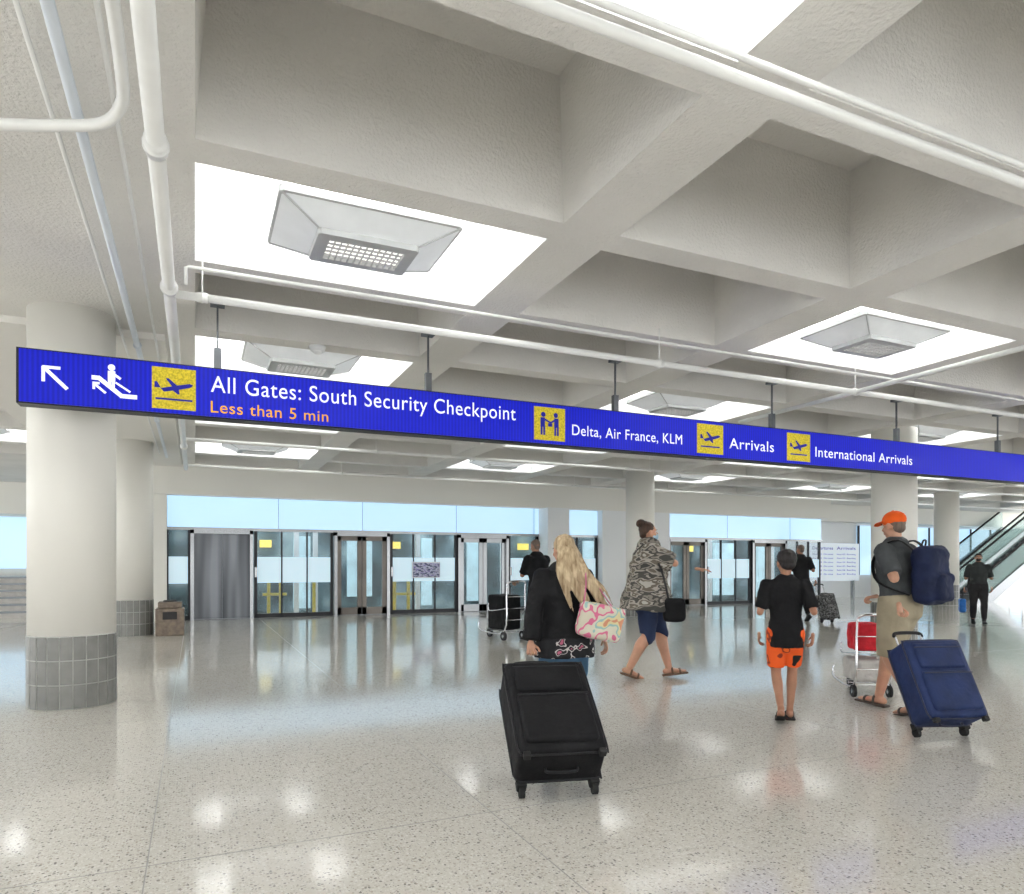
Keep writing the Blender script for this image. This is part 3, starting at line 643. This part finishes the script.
for i in range(30):
    x=-.08+.16*i/29; y=-.055-.035*math.sin(math.pi*i/29); out=rnd.uniform(.0,.12)
    tube(bm,[A.hd((x*.8,y*.7,1.70)),A.hd((x*1.1,y*1.45-.01,1.60)),A.up((x*1.5+.04,-.14-rnd.random()*.03,1.46)),A.up((x*1.9+.09+out*.5,-.17-rnd.random()*.03,1.33)),A.up((x*1.8+.13+out,-.16-rnd.random()*.03,1.22-rnd.random()*.10))],[.016,.019,.017,.012,.004],seg=8)
finish(bm,'long_hair',H_blond,A.e,.007,2,.006,.03)
tote=ramp_mat('pastel_print_tote',8,[(0,(.55,.51,.40)),(.40,(.60,.14,.25)),(.46,(.58,.55,.44)),(.54,(.27,.44,.42)),(.60,(.62,.54,.30)),(.66,(.55,.24,.14))],.7,detail=1)
bm=bmesh.new(); box(bm,-.19,.19,-.06,.06,-.14,.14,bev=.04); o=finish(bm,'tote_bag',tote,A.e,.012,4,.02,.12); o.location=(.24,-.22,1.07); o.rotation_euler=(.12,.22,.25)
bm=bmesh.new()
for dy in (-.05,.05): tube(bm,[(.09,-.22+dy,1.19),(.12,-.19+dy,1.36),(.165,-.04+dy*.5,1.495),(.23,-.10+dy,1.36),(.35,-.19+dy,1.16)],[(.014,.004)],side=(0,1,0),seg=8)
obj('tote_straps',bm,mat('pink_strap',(.5,.12,.24),.6,var=(9,.1)),A.e,True)

# ---- woman in camouflage poncho, arm out, facing right
camo=ramp_mat('camouflage_cloth',4.5,[(0,(.05,.05,.045)),(.38,(.22,.20,.17)),(.45,(.06,.056,.05)),(.51,(.33,.305,.265)),(.57,(.13,.11,.085)),(.65,(.40,.38,.34))],.85,stretch=(1,1,2.6),detail=2)
B=Person('woman_in_camouflage_top',(4.76,6.72),-118,1.79,fem=1,lean=2,skin=S_light,yaw=12,pitch=4,build=1.22,
  arms={'L':dict(t=(-.22,.10,.98),pole=(-.4,-1,0),curl=.4),'R':dict(t=(.20,.55,1.22),pole=(.6,-.2,-.8),dir=(.1,1,-.1),palm=(0,0,-1),thumb=(-1,0,0),curl=.15)},
  legs={'L':dict(a=(-.07,.26,.10),pitch=8),'R':dict(a=(.07,-.20,.12),pitch=-18)})
B.build_body(); B.shirt(camo,ez=.045,hem=.77,sleeve=.95,wide=lambda z:.02+max(0,(1.40-z))*.18,name='camouflage_poncho',disp=.035,dscale=.14)
B.pants(cloth('navy_denim',(.022,.033,.075)),frac=1.08,flare=.008,name='knee_shorts'); B.sandals(mat('brown_leather',(.12,.06,.03),.5,var=(9,.1)))
bm=bmesh.new(); B.hell(bm,(0,-.022,1.682),(.085,.093,.085)); B.hell(bm,(0,-.065,1.63),(.065,.04,.06)); B.hell(bm,(0,-.085,1.745),(.055,.055,.048)); B.hell(bm,(0,-.05,1.73),(.055,.065,.045)); finish(bm,'hair_bun',H_dark,B.e,.008,2,.012,.03)
bm=bmesh.new(); B.hell(bm,(0,.056,1.590),(.060,.058,.048)); finish(bm,'face_mask',mat('surgical_mask',(.40,.58,.70),.8,var=(9,.05)),B.e,.007,2)
bm=bmesh.new(); box(bm,-.07,.07,-.12,.12,-.14,.12,bev=.05); o=finish(bm,'shoulder_bag',M_blkfab,B.e,.012,4,.015,.1); o.location=(.28,.26,.79)
bm=bmesh.new(); tube(bm,[(.28,.2,.89),(.27,.12,1.22),(.17,-.02,1.50),(.05,-.15,1.38)],[(.012,.004)],side=(0,1,0),seg=8); obj('bag_strap',bm,M_black,B.e,True)

# ---- boy
C=Person('boy_in_black_shirt',(4.50,4.38),-40,1.40,lean=0,skin=S_mid,yaw=18,pitch=0,build=.92,young=1,
  arms={'L':dict(t=(-.26,.05,.89),pole=(-.5,-1,0),curl=.5),'R':dict(t=(.26,-.03,.90),pole=(.5,-1,0),curl=.5)},
  legs={'L':dict(a=(-.06,-.14,.14),pitch=-18),'R':dict(a=(.05,.08,.10),pitch=0)})
C.build_body(); blk=cloth('black_cotton',(.009,.009,.010),.9,.2)
C.shirt(blk,ez=.026,hem=.77,sleeve=.85,disp=.022)
orange=ramp_mat('orange_black_shorts',7,[(0,(.012,.012,.012)),(.40,(.72,.10,.015)),(.60,(.20,.03,.015)),(.66,(.78,.14,.02))],.85,detail=1)
C.pants(orange,ez=.014,frac=.86,flare=.02,name='athletic_shorts'); C.hair_short(H_black,.010); C.sandals(M_rubber)

# ---- man with cap, backpack, pulling blue suitcase
navyf=cloth('navy_suitcase_fabric',(.014,.026,.085),.6,.2); navyb=cloth('navy_backpack_fabric',(.008,.014,.045),.65,.25)
wD=V((.30,.95,0)).normalized()
_,hD=suitcase('blue_rolling_suitcase',(5.14,3.48),wD,math.radians(60),w=.47,hgt=.62,dep=.27,body=navyf,accent=mat('navy_trim',(.012,.015,.04),.5,var=(9,.1)),handle=.17)
D=Person('man_in_orange_cap',(5.66,4.20),8,1.76,lean=4,skin=S_light,yaw=-5,pitch=-3,build=1.08,
  arms={'L':dict(w=hD+V((0,.02,.07)),pole=(-.5,-1,0),dir=(0,-.15,-1),palm=(0,-1,0),thumb=(1,0,0),curl=1.1),'R':dict(t=(.27,.38,.99),pole=(.5,-.5,-1),dir=(0,1,-.2),palm=(0,0,-1),thumb=(-1,0,0),curl=1.0)},
  legs={'L':dict(a=(-.09,-.16,.12),pitch=-14),'R':dict(a=(.09,.24,.10),pitch=5)})
D.build_body(); D.shirt(cloth('charcoal_tshirt',(.065,.07,.073),.9,.15),ez=.026,hem=.84,sleeve=.85,disp=.02)
D.pants(cloth('khaki_cotton',(.33,.285,.20),.9,.1),ez=.03,frac=1.0,flare=.015,name='khaki_shorts'); D.sandals(mat('dark_sandal',(.05,.03,.02),.5,var=(9,.1)))
D.hair_short(H_grey,.002)
capm=cloth('orange_cap_cloth',(.72,.10,.012),.8,.08)
bm=bmesh.new(); D.hell(bm,(0,-.012,1.690),(.086,.104,.082)); t=tube(bm,[D.hd((0,.06,1.685)),D.hd((0,.12,1.680)),D.hd((0,.165,1.665))],[(.075,.010),(.070,.009),(.04,.007)],side=D.hr()@V((1,0,0)),seg=18); D.hell(bm,(0,-.01,1.773),(.01,.01,.006)); finish(bm,'orange_cap',capm,D.e,.006,2)
bm=bmesh.new(); box(bm,-.165,.165,-.36,-.15,.96,1.46,bev=.08); box(bm,-.12,.12,-.41,-.30,.99,1.22,bev=.04); finish(bm,'backpack',navyb,D.e,.012,5,.03,.12)
bm=bmesh.new()
for x in (-1,1): tube(bm,[(x*.10,-.17,1.42),(x*.125,-.06,1.505),(x*.13,.07,1.46),(x*.14,.16,1.32),(x*.19,.08,1.14),(x*.15,-.16,1.04)],[(.026,.008)],side=(1,0,0),seg=10)
tube(bm,[(-.03,-.2,1.46),(-.02,-.21,1.50),(.02,-.21,1.50),(.03,-.2,1.46)],[.008],seg=8)
obj('backpack_straps',bm,M_black,D.e,True)

# ---- luggage carts
def luggage_cart(name,loc,deg,load,sc=1):
    e=empty(name,(loc[0],loc[1],0),math.radians(deg),sc); bm=bmesh.new()
    for x in (-.2,.2):
        tube(bm,[(x,-.35,.98),(x,-.33,.75),(x*1.05,-.28,.16),(x*1.0,.42,.14),(x*.9,.50,.28)],[.014],side=(1,0,0),seg=10)
        tube(bm,[(x,-.30,.55),(x,.15,.50),(x,.18,.62)],[.010],seg=8)
    tube(bm,[(-.2,-.35,.98),(-.12,-.38,1.02),(.12,-.38,1.02),(.2,-.35,.98)],[.016],side=(0,0,1),seg=10)
    for y in (-.28,-.1,.1,.3): tube(bm,[(-.21,y,.155),(.21,y,.155)],[.008],side=(0,1,0),sub=1,seg=8)
    for z in (.35,.55,.75): tube(bm,[(-.2,-.31,z),(.2,-.31,z)],[.008],side=(0,1,0),sub=1,seg=8)
    obj('frame',bm,M_chrome,e,True); bm=bmesh.new()
    for x,y in ((-.21,-.26),(.21,-.26),(0,.42)): 
        bmesh.ops.create_cone(bm,cap_ends=True,segments=28,radius1=.075,radius2=.075,depth=.035,matrix=Matrix.Translation((x,y,.075))@Matrix.Rotation(math.pi/2,4,'Y'))
    obj('wheels',bm,M_rubber,e); bm=bmesh.new()
    for x,y in ((-.21,-.26),(.21,-.26),(0,.42)):
        bmesh.ops.create_cone(bm,cap_ends=True,segments=16,radius1=.03,radius2=.03,depth=.045,matrix=Matrix.Translation((x,y,.075))@Matrix.Rotation(math.pi/2,4,'Y')); tube(bm,[(x,y,.075),(x,y,.15)],[.012],sub=1,seg=8)
    obj('hubs',bm,M_steel,e)
    for nm,b,m in load:
        bm=bmesh.new(); box(bm,*b,bev=.045); finish(bm,nm,m,e,.013,3,.02,.12)
    return e
redf=cloth('red_nylon',(.50,.015,.025),.6,.2)
luggage_cart('luggage_cart',(6.16,4.98),-30,[('red_bag',(-.17,.17,-.26,.10,.56,.90),redf),('white_bag',(-.17,.17,-.22,.25,.17,.46),cloth('offwhite_nylon',(.5,.48,.45)))],.80)

# ---- man pushing cart, far
E_=Person('man_pushing_cart',(5.30,10.55),10,1.74,lean=10,skin=S_tan,build=1.15,vox=.012,pitch=-3,
  arms={'L':dict(t=(-.18,.42,1.02),pole=(-.5,-.6,-1),dir=(0,1,-.2),palm=(0,0,-1),thumb=(1,0,0),curl=.9),'R':dict(t=(.18,.42,1.02),pole=(.5,-.6,-1),dir=(0,1,-.2),palm=(0,0,-1),thumb=(-1,0,0),curl=.9)},
  legs={'L':dict(a=(-.08,.22,.10),pitch=5),'R':dict(a=(.08,-.26,.17),pitch=-35)})
E_.build_body(); E_.shirt(blk,ez=.022,hem=.84,sleeve=.9); E_.pants(blk,frac=1.92); E_.shoes(M_black,M_rubber); E_.hair_short(H_grey,-.002)
luggage_cart('luggage_cart',(4.97,11.30),14,[('black_case',(-.19,.19,-.26,.25,.17,.78),M_blkfab)])

# ---- man with checked suitcase
F_=Person('man_in_black_walking',(12.85,12.05),-25,1.77,lean=2,skin=S_tan,build=1.05,vox=.012,yaw=15,
  arms={'L':dict(t=(-.27,.15,.90),pole=(-.5,-1,0),curl=.5),'R':dict(t=(.26,-.22,.88),pole=(.5,-1,0),curl=.9)},
  legs={'L':dict(a=(-.08,.2,.10),pitch=5),'R':dict(a=(.08,-.22,.15),pitch=-30)})
F_.build_body(); F_.shirt(blk,ez=.022,hem=.84,sleeve=.9); F_.pants(blk,frac=1.92); F_.shoes(M_black,M_rubber); F_.hair_short(H_grey,-.002)
check=ramp_mat('checked_fabric',22,[(0,(.02,.02,.02)),(.5,(.3,.3,.3)),(.56,(.03,.03,.03))],.6)
suitcase('patterned_rolling_suitcase',(12.95,11.40),V((.05,1,0)),math.radians(72),w=.38,hgt=.56,dep=.24,body=check,accent=M_black,handle=.28)

# ---- far man facing camera with blue bag
G_=Person('man_carrying_blue_bag',(15.75,9.8),128,1.56,lean=0,skin=S_tan,build=1.1,vox=.012,
  arms={'R':dict(t=(.30,.03,.88),pole=(.5,-1,0),curl=1.0),'L':dict(t=(-.27,.06,.90),pole=(-.5,-1,0),curl=.5)},
  legs={'L':dict(a=(-.10,.16,.10),pitch=5),'R':dict(a=(.10,-.12,.12),pitch=-18)})
G_.build_body(); G_.shirt(cloth('dark_grey_tee',(.03,.034,.034)),ez=.022,hem=.84,sleeve=.9); G_.pants(cloth('dark_trousers',(.02,.019,.02)),frac=1.92); G_.shoes(M_black,M_rubber); G_.hair_short(H_black,.006)
bm=bmesh.new(); G_.hell(bm,(0,.052,1.590),(.058,.056,.046)); finish(bm,'face_mask',M_black,G_.e,.009,2)
bm=bmesh.new(); box(bm,-.07,.07,-.19,.19,.28,.62,bev=.04); o=finish(bm,'blue_carrier_bag',cloth('blue_bag_plastic',(.02,.12,.38),.4),G_.e,.014,4,.03,.12); o.location=(.34,.03,0)
bm=bmesh.new(); tube(bm,[(.34,-.10,.60),(.32,-.05,.78),(.32,.1,.78),(.34,.16,.60)],[.008],side=(1,0,0),seg=8); obj('bag_handles',bm,M_black,G_.e,True)

# ------------------------------------------------------------------ world + camera
w=bpy.data.worlds.new('world'); scene.world=w; w.use_nodes=True
w.node_tree.nodes['Background'].inputs[0].default_value=(.96,.985,1,1); w.node_tree.nodes['Background'].inputs[1].default_value=2.9
cam=bpy.data.cameras.new('camera'); co=bpy.data.objects.new('camera',cam); col.objects.link(co); scene.camera=co
co.location=(0,0,1.3); co.rotation_euler=(math.pi/2,0,-math.atan2(317,699))
cam.sensor_width=36; cam.lens=699/1024*36; cam.shift_y=(565-447)/1024; cam.clip_start=.05; cam.clip_end=200
